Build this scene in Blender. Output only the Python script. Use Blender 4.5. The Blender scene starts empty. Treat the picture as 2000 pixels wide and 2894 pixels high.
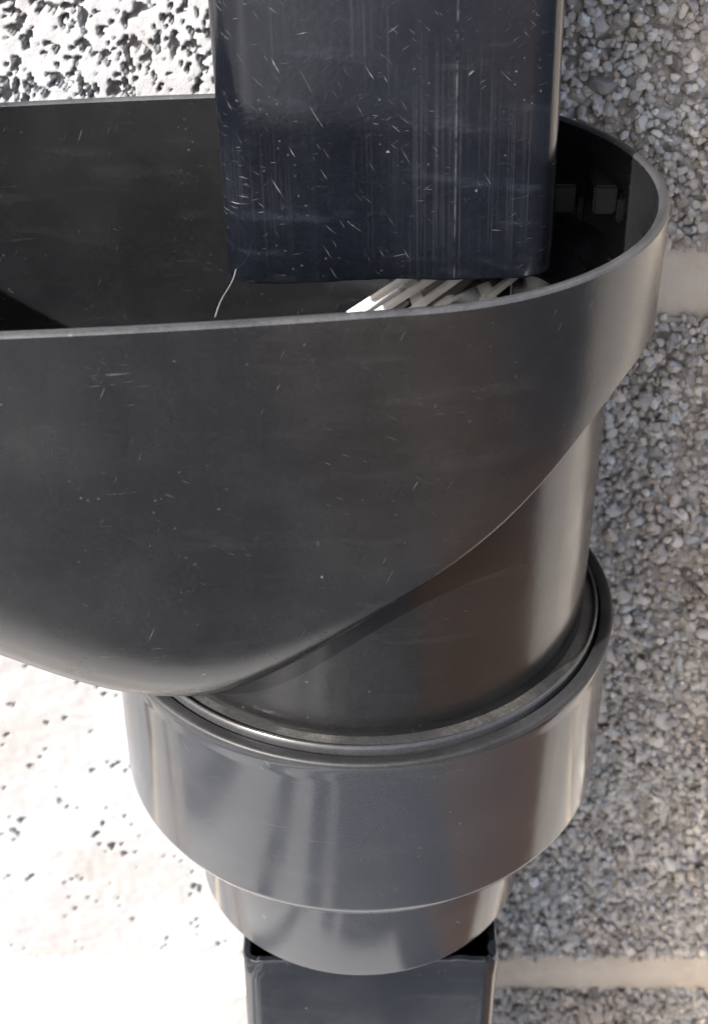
import bpy, bmesh, math, random
import numpy as np
from mathutils import Vector, Matrix

random.seed(7)
rng = np.random.default_rng(11)
S = bpy.context.scene
COL = S.collection
R = math.radians

# ------------------------------------------------------------------ camera
FPX, PW, PH = 4200.0, 2000.0, 2894.0
PITCH = 34.5
cam_d = bpy.data.cameras.new('camera')
cam_d.sensor_fit = 'VERTICAL'
cam_d.sensor_height = 36.0
cam_d.lens = 36.0 * FPX / PH
cam_d.clip_start = 0.01
cam_d.clip_end = 2000
cam_d.dof.use_dof = True
cam_d.dof.focus_distance = 0.30
cam_d.dof.aperture_fstop = 30.0
cam = bpy.data.objects.new('camera', cam_d)
cam.location = (0, 0, 0)
cam.rotation_euler = (R(90 - PITCH), 0, 0)
COL.objects.link(cam)
S.camera = cam

# ------------------------------------------------------------------ light
AZ, EL = 45.0, 30.0            # sun: degrees off the wall plane (from the left), elevation
to_sun = Vector((-math.cos(R(AZ)) * math.cos(R(EL)), -math.sin(R(AZ)) * math.cos(R(EL)), math.sin(R(EL))))
W = bpy.data.worlds.new('World'); S.world = W
W.use_nodes = True
wn = W.node_tree; wn.nodes.clear()
sky = wn.nodes.new('ShaderNodeTexSky'); sky.sky_type = 'NISHITA'
sky.sun_disc = False
sky.dust_density = 4.0; sky.air_density = 0.8; sky.ozone_density = 1.0
sky.sun_elevation = R(EL)
sky.sun_rotation = math.atan2(to_sun.x, to_sun.y)
bg = wn.nodes.new('ShaderNodeBackground'); bg.inputs['Strength'].default_value = 0.10
wo = wn.nodes.new('ShaderNodeOutputWorld')
wn.links.new(sky.outputs[0], bg.inputs['Color']); wn.links.new(bg.outputs[0], wo.inputs['Surface'])
sun_d = bpy.data.lights.new('sun', 'SUN'); sun_d.energy = 4.2; sun_d.angle = R(0.5)
sun_d.color = (1.0, 0.985, 0.97)
sun = bpy.data.objects.new('sun', sun_d); COL.objects.link(sun)
sun.rotation_euler = to_sun.to_track_quat('Z', 'Y').to_euler()
sun.location = to_sun * 5
S.view_settings.view_transform = 'Standard'
S.view_settings.look = 'None'
S.view_settings.gamma = 1
S.view_settings.exposure = 1.95
S.view_settings.use_curve_mapping = False

# ------------------------------------------------------------------ node helpers
class NT:
    def __init__(s, name):
        s.m = bpy.data.materials.new(name); s.m.use_nodes = True
        s.t = s.m.node_tree; s.n = s.t.nodes; s.n.clear()
        s.out = s.n.new('ShaderNodeOutputMaterial')
        s.p = s.n.new('ShaderNodeBsdfPrincipled')
        s.t.links.new(s.p.outputs[0], s.out.inputs['Surface'])
    def lk(s, a, b): s.t.links.new(a, b)
    def setv(s, sock, v):
        if hasattr(v, 'is_output'): s.lk(v, sock)
        else: sock.default_value = v
    def coord(s, scale=(1, 1, 1), rot=(0, 0, 0), loc=(0, 0, 0)):
        tc = s.n.new('ShaderNodeTexCoord'); mp = s.n.new('ShaderNodeMapping')
        # rotate first, then stretch
        mp.vector_type = 'POINT'
        mp.inputs['Rotation'].default_value = rot; mp.inputs['Location'].default_value = loc
        s.lk(tc.outputs['Object'], mp.inputs['Vector'])
        vm = s.n.new('ShaderNodeVectorMath'); vm.operation = 'MULTIPLY'
        s.lk(mp.outputs[0], vm.inputs[0]); vm.inputs[1].default_value = scale
        return vm.outputs[0]
    def noise(s, vec, scale=1.0, detail=2.0, rough=0.5, dist=0.0):
        n = s.n.new('ShaderNodeTexNoise'); s.lk(vec, n.inputs['Vector'])
        n.inputs['Scale'].default_value = scale; n.inputs['Detail'].default_value = detail
        n.inputs['Roughness'].default_value = rough; n.inputs['Distortion'].default_value = dist
        return n.outputs['Fac']
    def voro(s, vec, scale, rnd=1.0):
        n = s.n.new('ShaderNodeTexVoronoi'); s.lk(vec, n.inputs['Vector'])
        n.inputs['Scale'].default_value = scale; n.inputs['Randomness'].default_value = rnd
        return n.outputs['Distance'], n.outputs['Color']
    def ramp(s, v, a, b, lo=0.0, hi=1.0):
        n = s.n.new('ShaderNodeMapRange'); s.lk(v, n.inputs['Value'])
        n.inputs['From Min'].default_value = a; n.inputs['From Max'].default_value = b
        n.inputs['To Min'].default_value = lo; n.inputs['To Max'].default_value = hi
        return n.outputs[0]
    def math(s, op, a, b=0.0, clamp=False):
        n = s.n.new('ShaderNodeMath'); n.operation = op; n.use_clamp = clamp
        s.setv(n.inputs[0], a); s.setv(n.inputs[1], b)
        return n.outputs[0]
    def mix(s, f, a, b):
        n = s.n.new('ShaderNodeMix'); n.data_type = 'RGBA'
        s.setv(n.inputs['Factor'], f)
        for k, v in (('A', a), ('B', b)):
            sk = [i for i in n.inputs if i.name == k and i.type == 'RGBA'][0]
            s.setv(sk, v if hasattr(v, 'is_output') else (*v, 1.0))
        return [o for o in n.outputs if o.type == 'RGBA'][0]
    def bump(s, h, strength, dist):
        b = s.n.new('ShaderNodeBump'); s.lk(h, b.inputs['Height'])
        b.inputs['Strength'].default_value = strength; b.inputs['Distance'].default_value = dist
        s.lk(b.outputs[0], s.p.inputs['Normal'])
    def base(s, col=None, rough=None, spec=None):
        if col is not None: s.setv(s.p.inputs['Base Color'], col if hasattr(col, 'is_output') else (*col, 1))
        if rough is not None: s.setv(s.p.inputs['Roughness'], rough)
        if spec is not None: s.setv(s.p.inputs['Specular IOR Level'], spec)
        return s.m

def plastic(name, col, rough, spec=0.5, dust=0.05, scratch=0.3, specks=0.3, micro=0.0, dustcol=(0.16, 0.16, 0.165), layers=(), bump=.06, brushed=0.0, smear=0.0):
    """black PVC: base tone, cloudy dust film, hair scratches at given angles, pale specks, dull rubbed smears"""
    t = NT(name)
    c = t.coord()
    film = t.ramp(t.noise(c, 38, 5, 0.6), 0.42, 0.8, 0, dust)
    grain = t.ramp(t.noise(c, 1600, 2, 0.6), 0.35, 0.75, 0.0, dust * .5)
    fine = t.ramp(t.noise(c, 420, 2, .5), .35, .70)
    sc = None
    for k, (ang, ln, wd, th, amp) in enumerate(layers):
        v = t.coord(scale=(ln, ln * .5, wd), rot=(0, R(ang), 0), loc=(ang * .013, 0, ang * .007))
        s1 = t.ramp(t.noise(v, 1.0, 1.0, .5, .15), th, th + 0.07)
        vary = t.ramp(t.noise(t.coord(loc=(k * .7, 0, k * .31)), 48, 3, .6), 0.48, 0.66)
        s1 = t.math('MULTIPLY', t.math('MULTIPLY', t.math('MULTIPLY', s1, vary), fine), amp)
        sc = s1 if sc is None else t.math('MAXIMUM', sc, s1)
    scm = t.math('MULTIPLY', sc, scratch, clamp=True) if sc is not None else t.math('MULTIPLY', grain, 0.0)
    if brushed:
        v = t.coord(scale=(1900, 1900, 14))
        b1 = t.math('MULTIPLY', t.ramp(t.noise(v, 1, 2, .6), .52, .8, 0, brushed), t.ramp(t.noise(c, 33, 3, .6), .42, .62))
        v2 = t.coord(scale=(480, 480, 4), loc=(.013, 0, 0))
        b2 = t.math('MULTIPLY', t.ramp(t.noise(v2, 1, 1, .4), .735, .76, 0, brushed * 2.2), fine)
        scm = t.math('ADD', scm, t.math('MAXIMUM', b1, b2), clamp=True)
    def dots(scale, lo, hi, smin, smax, amp, gate=None):
        d, vc = t.voro(c, scale)
        sep = t.n.new('ShaderNodeSeparateColor'); t.lk(vc, sep.inputs[0])
        sel = t.ramp(sep.outputs[0], lo, hi)
        size = t.ramp(sep.outputs[1], 0, 1, smin, smax)
        dn = t.math('ADD', d, t.ramp(t.noise(c, scale * 7, 2), .3, .7, -.05, .05))
        q = t.math('MULTIPLY', t.math('MULTIPLY', t.ramp(t.math('SUBTRACT', dn, size), .02, -.02), sel), amp)
        return t.math('MULTIPLY', q, gate) if gate is not None else q
    dot = dots(170, .78, 1.0, .01, .05, specks)
    if micro:
        gate = t.ramp(t.noise(t.coord(loc=(.3, .1, .2)), 40, 4, .65), .47, .68)
        dot = t.math('MAXIMUM', dot, dots(620, .45, 1.0, .02, .20, micro, gate))
    f = t.math('ADD', film, grain, clamp=True)
    if smear:
        v = t.coord(scale=(30, 30, 150), rot=(0, R(-5), 0))
        f = t.math('ADD', f, t.math('MULTIPLY', t.ramp(t.noise(v, 1, 4, .62), .56, .74, 0, smear), t.ramp(t.noise(c, 900, 3, .7), .35, .7, .3, 1.0)), clamp=True)
    c1 = t.mix(f, col, dustcol)
    white = t.math('MAXIMUM', dot, scm, clamp=True)
    c1 = t.mix(white, c1, (0.34, 0.345, 0.35))
    t.base(c1, t.math('ADD', t.ramp(t.noise(c, 60, 4, .6), .3, .7, rough - .04, rough + .05), t.math('MULTIPLY', t.math('ADD', f, white), .5), clamp=True), spec)
    t.bump(t.noise(c, 700, 2, .5), bump, 0.0003)
    return t.m

M = {}
M['hopper'] = plastic('hopper_black_plastic', (0.0042, 0.0044, 0.0049), 0.24, dust=.03, scratch=.22, specks=.22, micro=.10, smear=.035,
                      layers=((2, 70, 3600, .70, .5), (-30, 260, 3000, .71, .7), (66, 180, 3000, .72, .8)))
M['rim'] = plastic('worn_highlit_plastic_edge', (0.013, 0.013, 0.0145), 0.36, dust=.2, scratch=.3, specks=.3, micro=.2, layers=((5, 200, 2500, .7, .8),))  # worn edge, base colour also lightened for the sky highlight along the rim
M['tube'] = plastic('outlet_black_plastic', (0.0042, 0.0042, 0.0044), 0.19, dust=.03, scratch=.2, specks=.25, micro=.08, smear=.05,
                    layers=((8, 120, 3000, .70, .6), (-35, 250, 3000, .72, .6)))
M['collar'] = plastic('reducer_grey_black_plastic', (0.0150, 0.0164, 0.0195), 0.12, dust=.04, scratch=.3, specks=.3, micro=.08, smear=.05, bump=.02,
                      layers=((2, 60, 3000, .71, .6), (-52, 180, 2600, .72, 1.0)))
M['pipe'] = plastic('scratched_black_plastic', (0.0020, 0.0025, 0.0039), 0.15, dust=.035, scratch=.42, specks=.2, micro=.17, smear=.11,
                    dustcol=(0.085, 0.10, 0.13), brushed=.032,
                    layers=((0, 300, 2900, .70, .8), (-42, 220, 2600, .71, .8), (-62, 150, 3000, .73, 1.0), (35, 200, 3400, .74, .9), (12, 110, 3000, .75, 1.0)))
M['lug'] = plastic('moulded_black_plastic', (0.0015, 0.0015, 0.0017), 0.45, spec=.3, dust=.02, scratch=.1, specks=.1)
M['ring'] = plastic('grey_sealing_ring_plastic', (0.016, 0.016, 0.018), 0.18, dust=.1, scratch=.2, specks=.3, layers=((5, 200, 2500, .7, .8),))
M['lip'] = plastic('dull_black_plastic', (0.0045, 0.0045, 0.005), 0.5, spec=.35, dust=.10, scratch=.3, specks=.3, micro=.2, smear=.15, layers=((5, 200, 2500, .7, .8),))
M['lowpipe'] = plastic('dark_glossy_plastic', (0.005, 0.006, 0.008), 0.10, dust=.03, scratch=.2, specks=.25, micro=.1, smear=.04, bump=.03, layers=((15, 200, 2600, .72, .8),))

t = NT('dusty_rubber'); c = t.coord()
f = t.ramp(t.noise(c, 60, 4, .65), .46, .68)
g = t.ramp(t.noise(c, 1500, 2, .7), .35, .65)
t.base(t.mix(t.math('MULTIPLY', f, t.math('ADD', t.math('MULTIPLY', g, .6), .3)), (0.010, 0.010, 0.010), (0.060, 0.055, 0.049)), 0.55, .35)
t.bump(g, .2, .0003)
M['rubber'] = t.m

t = NT('pale_grey_plastic'); c = t.coord()
t.base(t.mix(t.noise(c, 200, 3), (0.55, 0.56, 0.58), (0.66, 0.67, 0.69)), .5); M['pale'] = t.m

t = NT('cobweb_silk'); t.base((0.3, 0.29, 0.28), .5); M['web'] = t.m

# concrete grains: colour stored for every grain
t = NT('concrete_aggregate'); c = t.coord()
at = t.n.new('ShaderNodeAttribute'); at.attribute_name = 'grain'
big = t.ramp(t.noise(c, 14, 4, .6), .35, .7)
stain = t.mix(big, (1.0, 0.99, 0.97), (0.84, 0.74, 0.65))
mm = t.n.new('ShaderNodeMix'); mm.data_type = 'RGBA'; mm.blend_type = 'MULTIPLY'
mm.inputs['Factor'].default_value = 1.0
ia = [i for i in mm.inputs if i.type == 'RGBA']
t.lk(at.outputs['Color'], ia[0]); t.lk(stain, ia[1])
t.base([o for o in mm.outputs if o.type == 'RGBA'][0], .9, .2)
t.bump(t.noise(c, 1900, 3, .7), .45, .0005)
M['grain'] = t.m

t = NT('concrete_block_face'); c = t.coord()
d, vc = t.voro(c, 420)
t.base(t.mix(t.noise(c, 500, 4, .7), (0.26, 0.25, 0.24), (0.46, 0.44, 0.42)), .92, .2)
t.bump(d, 1.0, .002); M['block'] = t.m

t = NT('cream_mortar'); c = t.coord()
t.base(t.mix(t.ramp(t.noise(c, 45, 5, .65), .3, .7), (0.46, 0.39, 0.31), (0.60, 0.53, 0.44)), .9, .2)
t.bump(t.noise(c, 520, 6, .75), .7, .0014); M['mortar'] = t.m

t = NT('paving_reflect_bands'); c = t.coord()
sx = t.n.new('ShaderNodeSeparateXYZ'); t.lk(c, sx.inputs[0])
wob = t.math('ADD', sx.outputs[0], t.ramp(t.noise(c, 1.5, 2, .5), .3, .7, -.15, .15))
refl_brown = t.math('MULTIPLY', t.ramp(wob, .55, .63), t.ramp(wob, 1.75, 1.6))           # unseen brown strip, added for the warm reflection in hopper and collar
refl_split = t.ramp(t.noise(t.coord(scale=(4.6, .25, 1), loc=(.37, 0, 0)), 1, 1, .5), .44, .52)
refl_pale = t.math('MULTIPLY', refl_split, t.math('MULTIPLY', t.ramp(wob, -.12, -.2), t.ramp(wob, -2.0, -1.9)))   # unseen pale strips, added to reflect as light bands in the collar
refl_patch = t.math('MULTIPLY', t.ramp(sx.outputs[1], -.44, -.40), t.math('MULTIPLY', t.ramp(sx.outputs[0], -.62, -.58), t.ramp(sx.outputs[0], .34, .30)))   # unseen pale patch, added to reflect as sheen under the bowl
g = t.noise(c, 30, 6, .7)
col = t.mix(refl_brown, t.mix(g, (0.029, 0.035, 0.047), (0.046, 0.055, 0.072)), t.mix(g, (0.095, 0.054, 0.034), (0.135, 0.080, 0.052)))
pale = t.mix(g, (0.42, 0.42, 0.41), (0.55, 0.55, 0.54))
t.base(t.mix(t.math('MAXIMUM', refl_pale, refl_patch), col, pale), .85, .3)
M['paving_reflect_bands'] = t.m

# ------------------------------------------------------------------ mesh helpers
def mesh_obj(name, verts, faces, mat, parent=None, smooth=True, angle=35):
    me = bpy.data.meshes.new(name)
    me.from_pydata([tuple(v) for v in verts], [], faces)
    me.update()
    me.materials.append(mat)
    o = bpy.data.objects.new(name, me); COL.objects.link(o)
    if parent: o.parent = parent
    if smooth:
        me.polygons.foreach_set('use_smooth', [True] * len(me.polygons))
        bm = bmesh.new(); bm.from_mesh(me)
        bmesh.ops.recalc_face_normals(bm, faces=bm.faces)
        for e in bm.edges:
            if len(e.link_faces) == 2 and e.calc_face_angle(0) > R(angle): e.smooth = False
        bm.to_mesh(me); bm.free()
    return o

def empty(name, loc=(0, 0, 0)):
    o = bpy.data.objects.new(name, None); o.location = loc; o.empty_display_size = .02
    COL.objects.link(o); return o

def tag(o, label, cat, group=None):
    o['label'] = label; o['category'] = cat
    if group: o['group'] = group
    return o

def grid_faces(rows, n, close_cols=True, close_rows=False):
    F = []
    rr = rows if close_rows else rows - 1
    cc = n if close_cols else n - 1
    for i in range(rr):
        for j in range(cc):
            a = i * n + j; b = i * n + (j + 1) % n
            i2 = (i + 1) % rows
            F.append((a, b, i2 * n + (j + 1) % n, i2 * n + j))
    return F

def lathe(name, prof, mat, parent, cx, cy, seg=160, closed=True, wob=0.0):
    V = []
    for k, (r, z) in enumerate(prof):
        for j in range(seg):
            a = 2 * math.pi * j / seg
            V.append((cx + r * math.cos(a), cy + r * math.sin(a), z))
    return mesh_obj(name, V, grid_faces(len(prof), seg, True, closed), mat, parent)

def round_profile(pts, r=0.0006, n=3):
    """closed polygon with its corners rounded"""
    out = []
    m = len(pts)
    for i in range(m):
        p0, p1, p2 = (np.array(pts[(i + k) % m], float) for k in (-1, 0, 1))
        d0 = p0 - p1; d2 = p2 - p1
        l0, l2 = np.linalg.norm(d0), np.linalg.norm(d2)
        rr = min(r, l0 * .45, l2 * .45)
        a = p1 + d0 / l0 * rr; b = p1 + d2 / l2 * rr
        for k in range(n + 1):
            s = k / n
            out.append(tuple((1 - s) ** 2 * a + 2 * s * (1 - s) * p1 + s * s * b))
    return out

def box(name, lo, hi, mat, parent=None, bev=0.0):
    bm = bmesh.new()
    bmesh.ops.create_cube(bm, size=1)
    lo = np.array(lo); hi = np.array(hi)
    for v in bm.verts: v.co = Vector(((lo + hi) / 2 + np.array(v.co) * (hi - lo)))
    if bev: bmesh.ops.bevel(bm, geom=bm.edges[:], offset=bev, segments=2, affect='EDGES')
    me = bpy.data.meshes.new(name); bm.to_mesh(me); bm.free()
    me.materials.append(mat)
    o = bpy.data.objects.new(name, me); COL.objects.link(o)
    if parent: o.parent = parent
    return o

# ------------------------------------------------------------------ setting
WALL = 0.352            # mean face of the block wall
GZ = -1.3
g = mesh_obj('ground', [(-400, -400, GZ), (400, -400, GZ), (400, WALL + .3, GZ), (-400, WALL + .3, GZ)], [(0, 1, 2, 3)], M['paving_reflect_bands'], smooth=False)
g['kind'] = 'structure'

# courses: bed joints seen at z = J[k] (top edge, bottom edge)
J1 = (-0.1606, -0.1808); PITCHZ = 0.2785
wall = tag(empty('block_wall', (0, WALL, GZ)), 'rough pale concrete block wall with cream mortar joints behind the black hopper', 'wall')
wall_inv = Matrix.Translation((0, -WALL, -GZ))

def to_wall(o):
    o.parent = wall; o.matrix_parent_inverse = wall_inv

X0, X1, Z0, Z1 = -0.19, 0.165, -0.545, -0.03      # region whose grains are built

ico = bmesh.new(); bmesh.ops.create_icosphere(ico, subdivisions=2, radius=1.0)
bmesh.ops.delete(ico, geom=[f for f in ico.faces if f.calc_center_median().y > 0.3], context='FACES')
TV = np.array([v.co[:] for v in ico.verts]); ico.verts.index_update()
TF = np.array([[v.index for v in f.verts] for f in ico.faces]); ico.free()

def vnoise(x, z, s, seed):
    """smooth value noise, numpy"""
    r = np.random.default_rng(seed); T = r.random((64, 64))
    u = x * s + 31.7; w = z * s + 17.3
    iu = np.floor(u).astype(int); iw = np.floor(w).astype(int)
    fu = u - iu; fw = w - iw
    fu = fu * fu * (3 - 2 * fu); fw = fw * fw * (3 - 2 * fw)
    a = T[iu % 64, iw % 64]; b = T[(iu + 1) % 64, iw % 64]; c_ = T[iu % 64, (iw + 1) % 64]; d_ = T[(iu + 1) % 64, (iw + 1) % 64]
    return (a * (1 - fu) + b * fu) * (1 - fw) + (c_ * (1 - fu) + d_ * fu) * fw

def fill(x, z):
    """0 = open porous face, 1 = pores filled flush with cement (the smooth face low on the left)"""
    return np.clip((-0.012 - x) / .02, 0, 1)

def pits(x, z):
    """open pores in the filled face: many and worm-like above, few and small low down"""
    p = vnoise(x + z * .25, z * .75, 1080, 9) * .60 + vnoise(x, z * .8, 420, 10) * .40
    lo_ = vnoise(x, z, 520, 19) * .66 + vnoise(x, z, 140, 20) * .34
    top = np.clip((z + .20) / .02, 0, 1)
    a = np.clip((p - .60) / .05, 0, 1) * top * .7
    b = np.clip((lo_ - .815) / .02, 0, 1) * 1.3 * (1 - top) * (z > -.440)
    return np.maximum(a, b) * (fill(x, z) > .6)

def block(xa, xb, za, zb):
    ga, gb = max(xa, X0), min(xb, X1); ha, hb = max(za, Z0), min(zb, Z1)
    rough_face = ga < gb and ha < hb
    V, F, C = [], [], []
    nv = 0
    yb = WALL + 0.10
    yf = WALL + (0.0105 if rough_face else 0.0)
    bx = [(x, y, z) for x in (xa, xb) for y in (yf, yb) for z in (za, zb)]
    bf = [(0, 1, 3, 2), (4, 6, 7, 5), (0, 4, 5, 1), (2, 3, 7, 6), (0, 2, 6, 4), (1, 5, 7, 3)]
    if not rough_face:
        o = mesh_obj('concrete_block', bx, bf, M['block'], None, smooth=False); to_wall(o); return
    V.append(np.array(bx)); C.append(np.full((8, 3), .33)); nv = 8
    quads = [list(f) for f in bf]
    # the cement skin between the grains: fine on the filled side, coarse under the open grains
    for (sa, sb, st) in ((ga, min(gb, -.012), .0005 if ha > -.2 else .0007), (max(ga, -.012), gb, .0011)):
        if sb - sa < st * 2: continue
        nx = int((sb - sa) / st) + 1; nz = int((hb - ha) / st) + 1
        gx, gz = np.meshgrid(np.linspace(sa, sb, nx), np.linspace(ha, hb, nz))
        fl = fill(gx, gz)
        n1 = vnoise(gx, gz, 420, 3) - .5
        n2 = vnoise(gx, gz, 120, 4) - .5
        gy = WALL + 0.0034 * (1 - fl) + fl * .0004 + n1 * (0.0032 - .0029 * fl) + n2 * .0022 * (1 - .8 * fl)
        gy = gy + pits(gx, gz) * 0.0052
        V.append(np.stack([gx.ravel(), gy.ravel(), gz.ravel()], 1))
        C.append(np.repeat((0.34 - .110 * fl.ravel())[:, None], 3, 1) * (np.array([1.0, .975, .93]) + fl.ravel()[:, None] * np.array([-.055, .025, .16])))
        idx = (nv + np.arange(nz - 1)[:, None] * nx + np.arange(nx - 1)[None]).ravel()
        quads += np.stack([idx, idx + 1, idx + nx + 1, idx + nx], 1).tolist()
        nv += nx * nz
    # grains on a jittered hexagonal raster
    P = []
    for side in (0, 1):
        sp = 0.00205 if side else 0.0026
        lo_x, hi_x = (max(ga, 0.02), gb) if side else (max(ga, -.03), min(gb, 0.02))
        if lo_x >= hi_x: continue
        xs = np.arange(lo_x, hi_x, sp); zs = np.arange(ha + .0006, hb - .0002, sp * .86)
        xx, zz = np.meshgrid(xs, zs)
        xx = xx + (np.arange(len(zs)) % 2)[:, None] * sp / 2
        xx = xx + rng.uniform(-.42, .42, xx.shape) * sp; zz = zz + rng.uniform(-.42, .42, zz.shape) * sp
        P.append(np.stack([xx.ravel(), zz.ravel()], 1))
        q2 = P[-1] + rng.uniform(-.5, .5, P[-1].shape) * sp
        P.append(q2[rng.random(len(q2)) < (.6 if side else .3)])
    deep = np.concatenate([np.zeros(len(p)) if q % 2 == 0 else np.ones(len(p)) for q, p in enumerate(P)])
    P = np.concatenate(P)
    # nothing can be seen behind the hopper: thin the grains out there
    hid = (P[:, 0] > -.11) & (P[:, 0] < .035) & (P[:, 1] < -.15) & (P[:, 1] > -.27)
    keep = np.where(hid, rng.random(len(P)) < .15, True)
    clump = vnoise(P[:, 0], P[:, 1], 230, 5)
    keep &= rng.random(len(P)) > np.clip((clump - .58) * 2.0, .04, .7) * (deep < .5)
    keep &= (P[:, 0] > ga + .0005) & (P[:, 0] < gb - .0005)
    P = P[keep]; deep = deep[keep]; n = len(P)
    rad = 0.00112 * np.exp(rng.normal(0, .30, n))
    bigs = rng.random(n) < .014; rad[bigs] *= rng.uniform(1.5, 2.2, bigs.sum())
    sc = rad[:, None] * rng.uniform(.74, 1.28, (n, 3))
    an = rng.uniform(0, 2 * math.pi, n); Q = np.zeros((n, 3, 3))
    Q[:, 0, 0] = np.cos(an); Q[:, 0, 2] = np.sin(an); Q[:, 2, 0] = -np.sin(an); Q[:, 2, 2] = np.cos(an); Q[:, 1, 1] = 1
    fl = fill(P[:, 0], P[:, 1])
    yc = WALL + 0.0007 + rng.uniform(-.0012, .0016, n) * (1 - .75 * fl) + ((vnoise(P[:, 0], P[:, 1], 90, 6) - .5) * .0016 + (vnoise(P[:, 0], P[:, 1], 190, 26) - .5) * .0022) * (1 - fl) - fl * 0.0001 + rad * .25 + deep * .0018
    T = TV[None] * (1 + rng.normal(0, .10, (n, len(TV), 1)))
    # angular crushed stone: cut every grain by a few random planes
    for _ in range(5):
        pn = rng.normal(size=(n, 3)); pn[:, 1] = -abs(pn[:, 1]) * .9; pn /= np.linalg.norm(pn, axis=1)[:, None]
        hh = rng.uniform(.50, .85, n)
        over = np.maximum(np.einsum('nkj,nj->nk', T, pn) - hh[:, None], 0)
        T = T - over[:, :, None] * pn[:, None, :]
    G = np.einsum('nij,nkj->nki', Q, T * sc[:, None, :])
    # keep every grain facing out: template is open at the back only
    G[:, :, 1] = np.minimum(G[:, :, 1], rad[:, None])
    G = G + np.stack([P[:, 0], yc, P[:, 1]], 1)[:, None, :]
    tone = np.clip(rng.normal(.42, .095, n), .18, .66)
    warm = rng.normal(0, .03, n)
    gc = np.stack([tone * (1.01 + warm), tone * (.99), tone * (.95 - warm)], 1)
    V.append(G.reshape(-1, 3)); C.append(np.repeat(gc, len(TV), 0))
    tri = (TF[None] + (np.arange(n) * len(TV))[:, None, None] + nv).reshape(-1, 3)
    V = np.concatenate(V).astype(np.float32); C = np.concatenate(C)
    qd = np.array(quads, dtype=np.int32)
    me = bpy.data.meshes.new('concrete_block')
    me.vertices.add(len(V)); me.vertices.foreach_set('co', V.ravel())
    nl = qd.size + tri.size
    me.loops.add(nl); me.loops.foreach_set('vertex_index', np.concatenate([qd.ravel(), tri.ravel()]).astype(np.int32))
    np_ = len(qd) + len(tri)
    me.polygons.add(np_)
    ls = np.concatenate([np.arange(len(qd)) * 4, qd.size + np.arange(len(tri)) * 3]).astype(np.int32)
    me.polygons.foreach_set('loop_start', ls)
    sm = np.ones(np_, bool); sm[:6] = False; sm[len(qd):] = False
    me.polygons.foreach_set('use_smooth', sm)
    me.update(calc_edges=True)
    at = me.attributes.new('grain', 'FLOAT_COLOR', 'POINT')
    at.data.foreach_set('color', np.concatenate([C, np.ones((len(C), 1))], 1).astype(np.float32).ravel())
    me.materials.append(M['grain'])
    o = bpy.data.objects.new('concrete_block', me); COL.objects.link(o); to_wall(o)

JT = J1[0] - J1[1]
BL = 0.45
for k in range(-4, 7):
    zb_ = J1[0] + (-k) * PITCHZ          # bottom of this course (k=0: the course above the upper joint)
    zt_ = zb_ + PITCHZ - JT
    zb2 = max(zb_, GZ + .002)
    if zt_ < GZ + .01: continue
    off = 0.0 if k % 2 == 0 else BL / 2
    for i in range(-5, 5):
        xa = i * BL + off
        block(xa + JT * .4, xa + BL - JT * .4, zb2, zt_)
    # bed joint under this course, gently hollow
    if zb_ - JT > GZ:
        n = 260; xs = np.linspace(-5 * BL, 5 * BL + BL / 2, n) if abs(zb_ + .3) > .2 else np.concatenate([np.linspace(-5 * BL, -.25, 30), np.linspace(-.24, .24, 200), np.linspace(.25, 5.5 * BL, 30)])
        n = len(xs)
        rows = []
        for q, (dz, dy) in enumerate(((.003, .0042), (.0006, .0018), (-.003, .0006), (-JT * .5, .0004), (-JT + .003, .0008), (-JT - .0006, .0016), (-JT - .003, .0042))):
            rows.append(np.stack([xs, WALL + dy * (1 - .8 * fill(xs, xs * 0)) + .0016 * (1 - fill(xs, xs * 0 + zb_)) + (vnoise(xs, xs * 0 + q * .013 + k, 260, 12) - .5) * .0014 * (1 - .7 * fill(xs, xs)), zb_ + dz + (vnoise(xs, xs * 0 + q * .5, 110, 14) - .5) * .0012], 1))
        o = mesh_obj('mortar_joint', np.concatenate(rows), grid_faces(7, n, False), M['mortar'], None, angle=80)
        to_wall(o)
o = box('mortar_backing', (-5 * BL, WALL + .012, GZ + .003), (5 * BL + BL / 2, WALL + .09, 1.15), M['mortar']); to_wall(o)

# ------------------------------------------------------------------ hopper
AX, AY = 0.0019, 0.2850          # axis of outlet, reducer and lower pipe
OX, OY, ER = 0.0032, 0.2835, 0.0572   # centre and radius of the rounded right end
ROT = R(6.6)
DV = np.array([-math.cos(ROT), -math.sin(ROT)])      # towards the far left end
NV = np.array([-DV[1], DV[0]])
LEN = 0.088
EU = ER + .0024
ZR = -0.1146
UT = np.array([-EU, -.0465, -.0385, -.0238, .0032, .0228, .0380, .060, .085, LEN + EU])
ZT = np.array([-.141, -.1375, -.1445, -.1595, -.1815, -.1997, -.2105, -.2104, -.1982, -.158])
FT = np.array([.0006, .0006, .0006, .0008, .0060, .0170, .0240, .0320, .0360, .0250])
# the tables are smoothed once by dense resampling
_uu = np.linspace(-EU, LEN + EU, 300)
def _smooth(t, w):
    z = np.interp(_uu, UT, t)
    for _ in range(3): z = np.convolve(np.pad(z, w, 'reflect', reflect_type='odd'), np.ones(2 * w + 1) / (2 * w + 1), 'valid')
    return z
_zz = _smooth(ZT, 10); _ff = np.maximum(_smooth(FT, 12), .0006)
def zbot(u): return np.interp(u, _uu, _zz)
def fil(u): return np.interp(u, _uu, _ff)

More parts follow.
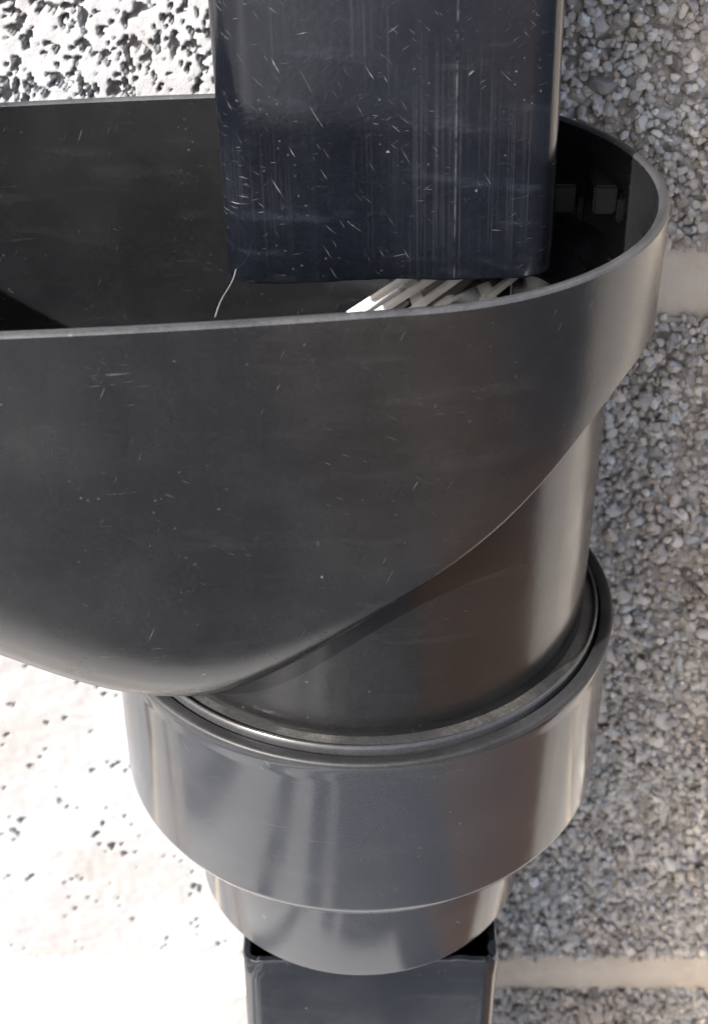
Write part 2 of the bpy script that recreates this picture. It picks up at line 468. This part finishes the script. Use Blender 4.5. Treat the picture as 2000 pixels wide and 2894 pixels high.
def outline(n_end=56, n_side=34):
    pts = []
    for k in range(n_end):           # right end: from front to back, through the tip (u = -ER)
        a = -math.pi / 2 + math.pi * k / n_end
        pts.append((-math.cos(a) * 1.0, math.sin(a), 0.0))
    for k in range(n_side):
        pts.append((0, 1, LEN * k / n_side))
    for k in range(n_end):
        a = math.pi / 2 - math.pi * k / n_end
        pts.append((math.cos(a), math.sin(a), LEN))
    for k in range(n_side):
        pts.append((0, -1, LEN * (1 - k / n_side)))
    return np.array(pts)             # unit normal (u, v) and medial position
OUT = outline()
BOW = 0.0012
def ring(dist):
    nu, nvv, mu = OUT[:, 0], OUT[:, 1], OUT[:, 2]
    u = mu + nu * dist * (EU / ER)
    v = nvv * (dist + BOW * np.sin(np.pi * np.clip(mu / LEN, 0, 1)) * (dist / ER))
    return u, v
def to_xy(u, v):
    # v>0 is towards the wall
    return OX + DV[0] * u - NV[0] * v * -1 * -1, OY + DV[1] * u - NV[1] * v

TH = 0.0021
rows = []
def add(dist, zfun):
    u, v = ring(dist); x, y = to_xy(u, v)
    z = zfun(u) if callable(zfun) else np.full_like(u, zfun)
    rows.append(np.stack([x, y, z], 1))
umain = ring(ER)[0]
ff = fil(umain)
# inside: medial line up to the rim, following the rounded foot of the wall
fi = np.maximum(ff - TH, .003)
def inner(dist, dz):
    nu, nvv, mu = OUT.T
    u = mu + nu * dist * (EU / ER); v = nvv * (dist + BOW * np.sin(np.pi * np.clip(mu / LEN, 0, 1)) * (dist / ER))
    x, y = to_xy(u, v)
    rows.append(np.stack([x, y, zbot(u) + TH + dz], 1))
for s_ in (0, .25, .5, .75): inner((ER - TH - fi) * s_, 0 * fi)
for a_ in (90, 65, 40, 20): inner(ER - TH - fi * (1 - math.cos(R(a_))), fi * (1 - math.sin(R(a_))))
zi0 = zbot(umain) + TH + fi
for s in (0, .33, .66):
    u, v = ring(ER - TH); x, y = to_xy(u, v)
    rows.append(np.stack([x, y, zi0 + (ZR - .0006 - zi0) * s], 1))
n_in = len(rows)
add(ER - TH, ZR - .0006); add(ER - TH + .0003, ZR - .00015); add(ER - TH + .0007, ZR)
add(ER - .0008, ZR); add(ER - .0003, ZR - .0002); add(ER, ZR - .0007)
# outside wall
ztop = ZR - .0007; zlow = zbot(umain) + ff
for s in (.25, .5, .75, 1.0):
    u, v = ring(ER); x, y = to_xy(u, v)
    rows.append(np.stack([x, y, ztop + (zlow - ztop) * s], 1))
for k in range(1, 9):
    a = math.pi / 2 * k / 8
    nu, nvv, mu = OUT.T
    dist = ER - ff * (1 - math.cos(a))
    u = mu + nu * dist * (EU / ER); v = nvv * (dist + BOW * np.sin(np.pi * np.clip(mu / LEN, 0, 1)))
    x, y = to_xy(u, v)
    z = zbot(u) + ff - ff * math.sin(a)
    rows.append(np.stack([x, y, z], 1))
for s in (.03, .10, .25, .5, .75, 1.0):
    nu, nvv, mu = OUT.T
    dist = (ER - ff) * (1 - s)
    u = mu + nu * dist * (EU / ER); v = nvv * dist
    x, y = to_xy(u, v)
    rows.append(np.stack([x, y, zbot(u)], 1))
NR = len(OUT)
Vh = np.concatenate(rows)
Fh = grid_faces(len(rows), NR)
def over_outlet(f, r):
    return all((Vh[i][0] - AX) ** 2 + (Vh[i][1] - AY) ** 2 < r * r for i in f)
TR = 0.0527
RIM0, RIM1 = n_in, n_in + 5
Frim = [f for f in Fh if RIM0 * NR <= f[0] < RIM1 * NR]
Fh = [f for f in Fh if not RIM0 * NR <= f[0] < RIM1 * NR]
Fh = [f for f in Fh if not ((f[0] < NR * 7 or f[0] >= NR * (len(rows) - 7)) and over_outlet(f, TR - .0012))]
hopper = tag(empty('rainwater_hopper', (AX, AY, -.23)), 'black plastic rainwater hopper with long rounded bowl fixed to the block wall', 'hopper')
hinv = Matrix.Translation((-AX, -AY, .23))
body = mesh_obj('bowl', Vh, Fh, M['hopper'], hopper, angle=38); body.matrix_parent_inverse = hinv
rv = Vh[RIM0 * NR:(RIM1 + 1) * NR]
rim = mesh_obj('rim', rv, grid_faces(6, NR), M['rim'], hopper, angle=60); rim.matrix_parent_inverse = hinv
# outlet tube: its top follows the underside of the bowl
seg = 160; vt = []
def u_of(x, y): return (x - OX) * DV[0] + (y - OY) * DV[1]
for r, kind in ((TR, 'b'), (TR, 'm'), (TR, 't'), (TR - .0026, 't'), (TR - .0026, 'b')):
    for j in range(seg):
        a = 2 * math.pi * j / seg
        x, y = AX + r * math.cos(a), AY + r * math.sin(a)
        zt = float(zbot(np.array(u_of(x, y)))) + .0012
        vt.append((x, y, -.262 if kind == 'b' else (-.2190 if kind == 'm' else zt)))
tube = mesh_obj('outlet_tube', vt, grid_faces(5, seg, True, True), M['tube'], hopper); tube.matrix_parent_inverse = hinv

def wall_point(x, z, inset=0.0):
    """a point on the inner back face of the bowl's right end"""
    r = ER - TH - inset
    return (x, OY + math.sqrt(max(r * r - (x - OX) ** 2, 0)), z)

for (xa, xb, ya, za, zb_, rx) in ((.0445, .0495, .3140, -.1340, -.1275, .0503), (.0512, .0562, .3000, -.1285, -.1220, .0564)):
    l = box('locating_lug', (xa, ya, za), (xb, ya + .012, zb_), M['lug'], hopper, bev=.0005); l.matrix_parent_inverse = hinv
    l = box('rib', (rx, ya - .0005, za - .002), (rx + .0016, ya + .010, zb_ - .0025), M['lug'], hopper, bev=.0006); l.matrix_parent_inverse = hinv

# ------------------------------------------------------------------ reducer under the hopper
red = tag(empty('pipe_reducer', (AX, AY, -.308)), 'wide round grey-black plastic reducer collar under the hopper outlet', 'pipe fitting')
rinv = Matrix.Translation((-AX, -AY, .308))
def rl(name, prof, mat, **k):
    o = lathe(name, prof, mat, red, AX, AY, **k); o.matrix_parent_inverse = rinv; return o
rl('collar', round_profile([(.0584, -.2200), (.0595, -.2200), (.0597, -.2212), (.0595, -.2240), (.0595, -.2644), (.0583, -.2668), (.0400, -.2668), (.0400, -.2635), (.0570, -.2635), (.0584, -.2250)], .0006, 3), M['collar'])
rl('lip', round_profile([(.0570, -.2188), (.0594, -.2186), (.0600, -.2190), (.0599, -.2202), (.0586, -.2210), (.0586, -.2280), (.0570, -.2280)], .0003, 2), M['lip'])
rl('sleeve', round_profile([(.0432, -.2660), (.0430, -.3080), (.0402, -.3080), (.0402, -.2660)], .0007, 3), M['collar'])
rl('spigot', round_profile([(.0300, -.2650), (.0300, -.3500), (.0280, -.3500), (.0280, -.2650)], .0005, 2), M['tube'])
rl('spigot_shoulder', round_profile([(.0286, -.2950), (.0410, -.2950), (.0410, -.2975), (.0286, -.2975)], .0005, 2), M['tube'])
rl('rubber_seal', round_profile([(.0520, -.2172), (.0530, -.2174), (.0554, -.2182), (.0556, -.2260), (.0520, -.2260)], .0003, 2), M['rubber'])
rl('retaining_ring', round_profile([(.0552, -.2177), (.0555, -.2171), (.0560, -.2171), (.0564, -.2178), (.0564, -.2260), (.0552, -.2260)], .0003, 3), M['ring'])

# ------------------------------------------------------------------ square pipes
def square_pipe(name, w, d, rc, wallt, length, mat, cut_bottom=True, rag=0.0):
    """hollow square pipe, local origin at the middle of the cut end at z=0, running to z=length"""
    def loop(inset):
        pts = []
        r = max(rc - inset, .0008)
        hx, hy = w / 2 - inset, d / 2 - inset
        for (sx, sy, a0) in ((1, -1, -90), (1, 1, 0), (-1, 1, 90), (-1, -1, 180)):
            for k in range(9):
                a = R(a0 + 90 * k / 8)
                pts.append((sx * (hx - r) + r * math.cos(a), sy * (hy - r) + r * math.sin(a)))
        # extra points on the sides so the cut can wander
        out = []
        for i, p in enumerate(pts):
            q = pts[(i + 1) % len(pts)]
            out.append(p)
            L = math.hypot(q[0] - p[0], q[1] - p[1])
            if L > .01:
                for k in range(1, 40): out.append((p[0] + (q[0] - p[0]) * k / 40, p[1] + (q[1] - p[1]) * k / 40))
        return out
    specs = [(0, length), (0, .008), (0, .0072), (0, .0006), (.0004, 0), (wallt - .0004, 0), (wallt, .0006), (wallt, .0072), (wallt, length)]
    V = []; n = None
    jag = [rag * (random.random() - .5) + rag * 1.2 * math.sin(j * .23) for j in range(400)]
    for k, (ins, z) in enumerate(specs):
        lp = loop(ins); n = len(lp)
        for j, (x, y) in enumerate(lp):
            zz = z
            if z < .005: zz += jag[j]
            V.append((x, y, zz))
    return mesh_obj(name, V, grid_faces(len(specs), n, True, True), mat)

up = square_pipe('square_downpipe', .0668, .0655, .0065, .0022, .60, M['pipe'], rag=.0002)
up.location = (0.0074, 0.2760 + .0655 / 2, -0.1335)
up.rotation_euler = (R(-1.5), R(-1.4), 0)
tag(up, 'badly scratched glossy black square downpipe hanging into the hopper mouth', 'downpipe')

lo = square_pipe('square_downpipe', .0670, .0655, .0045, .0022, .98, M['lowpipe'], rag=.0005)
lo.location = (0.0043, 0.2525 + .0655 / 2, -.3158)
lo.rotation_euler = (0, math.pi, 0)
tag(lo, 'dark square downpipe below the round reducer with its open top corners showing', 'downpipe')

# ------------------------------------------------------------------ leaf guard inside the bowl
LG = 0.318
guard = tag(empty('leaf_guard', (0.02, LG, -.168)), 'pale grey slatted leaf guard glimpsed under the cut end of the scratched pipe', 'leaf guard')
ginv = Matrix.Translation((-.02, -LG, .168))
th, ct, st_ = None, math.cos(R(PITCH)), math.sin(R(PITCH))
def on_plane(px, py, y):
    a = (px - PW / 2) / FPX; v = -(py - PH / 2) / FPX
    dy = v * st_ + ct; dz = v * ct - st_; tt = y / dy
    return np.array([a * tt, dz * tt])
def slat(p, q, w, y, name='slat', th_=.0022):
    d = (q - p); L = np.linalg.norm(d); d = d / L; nn = np.array([-d[1], d[0]])
    p = p - d * .004; q = q + d * .004
    c = [p - nn * w / 2, p + nn * w / 2, q + nn * w / 2, q - nn * w / 2]
    V = [(a[0], y, a[1]) for a in c] + [(a[0], y + th_, a[1]) for a in c]
    o = mesh_obj(name, V, [(0, 1, 2, 3), (7, 6, 5, 4), (0, 4, 5, 1), (1, 5, 6, 2), (2, 6, 7, 3), (3, 7, 4, 0)], M['pale'], guard, smooth=False)
    o.matrix_parent_inverse = ginv
for a, b, w in (((1022, 872), (1138, 797), .0012), ((1100, 868), (1213, 797), .0012), ((1196, 861), (1288, 795), .0012), ((1268, 851), (1345, 800), .0012), ((1396, 831), (1443, 794), .0013)):
    slat(on_plane(*a, LG), on_plane(*b, LG), w, LG)
for a, b, w in (((1185, 868), (1160, 797), .0030), ((1386, 850), (1362, 797), .0030), ((1446, 835), (1449, 790), .0011)):
    slat(on_plane(*a, LG + .003), on_plane(*b, LG + .003), w, LG + .0024, 'upright')
for z in (-.1468, -.1705):
    slat(np.array([.000, z]), np.array([.038, z]), .0035, LG + .0012, 'rail', .003)

# ------------------------------------------------------------------ cobweb thread, pipe corner to rim
def strand(name, pts, r, mat):
    V = []; n = 6
    for p in pts:
        for k in range(n):
            a = 2 * math.pi * k / n; V.append((p[0] + r * math.cos(a), p[1], p[2] + r * math.sin(a) * .6 + r * math.cos(a) * .1))
    return mesh_obj(name, V, grid_faces(len(pts), n), mat)
a = Vector((-.0241, .2790, -.1312)); b = Vector((-.0248, .2262, -.1146))
b = Vector((-.0236, .2255, -.1150))
pts = [a.lerp(b, s) + Vector((.00025 * math.sin(s * 7), 0, -.0004 * math.sin(math.pi * s))) for s in np.linspace(0, 1, 14)]
w = strand('cobweb_thread', pts, .00008, M['web'])
tag(w, 'thin pale cobweb thread from the scratched pipe corner to the hopper rim', 'cobweb')
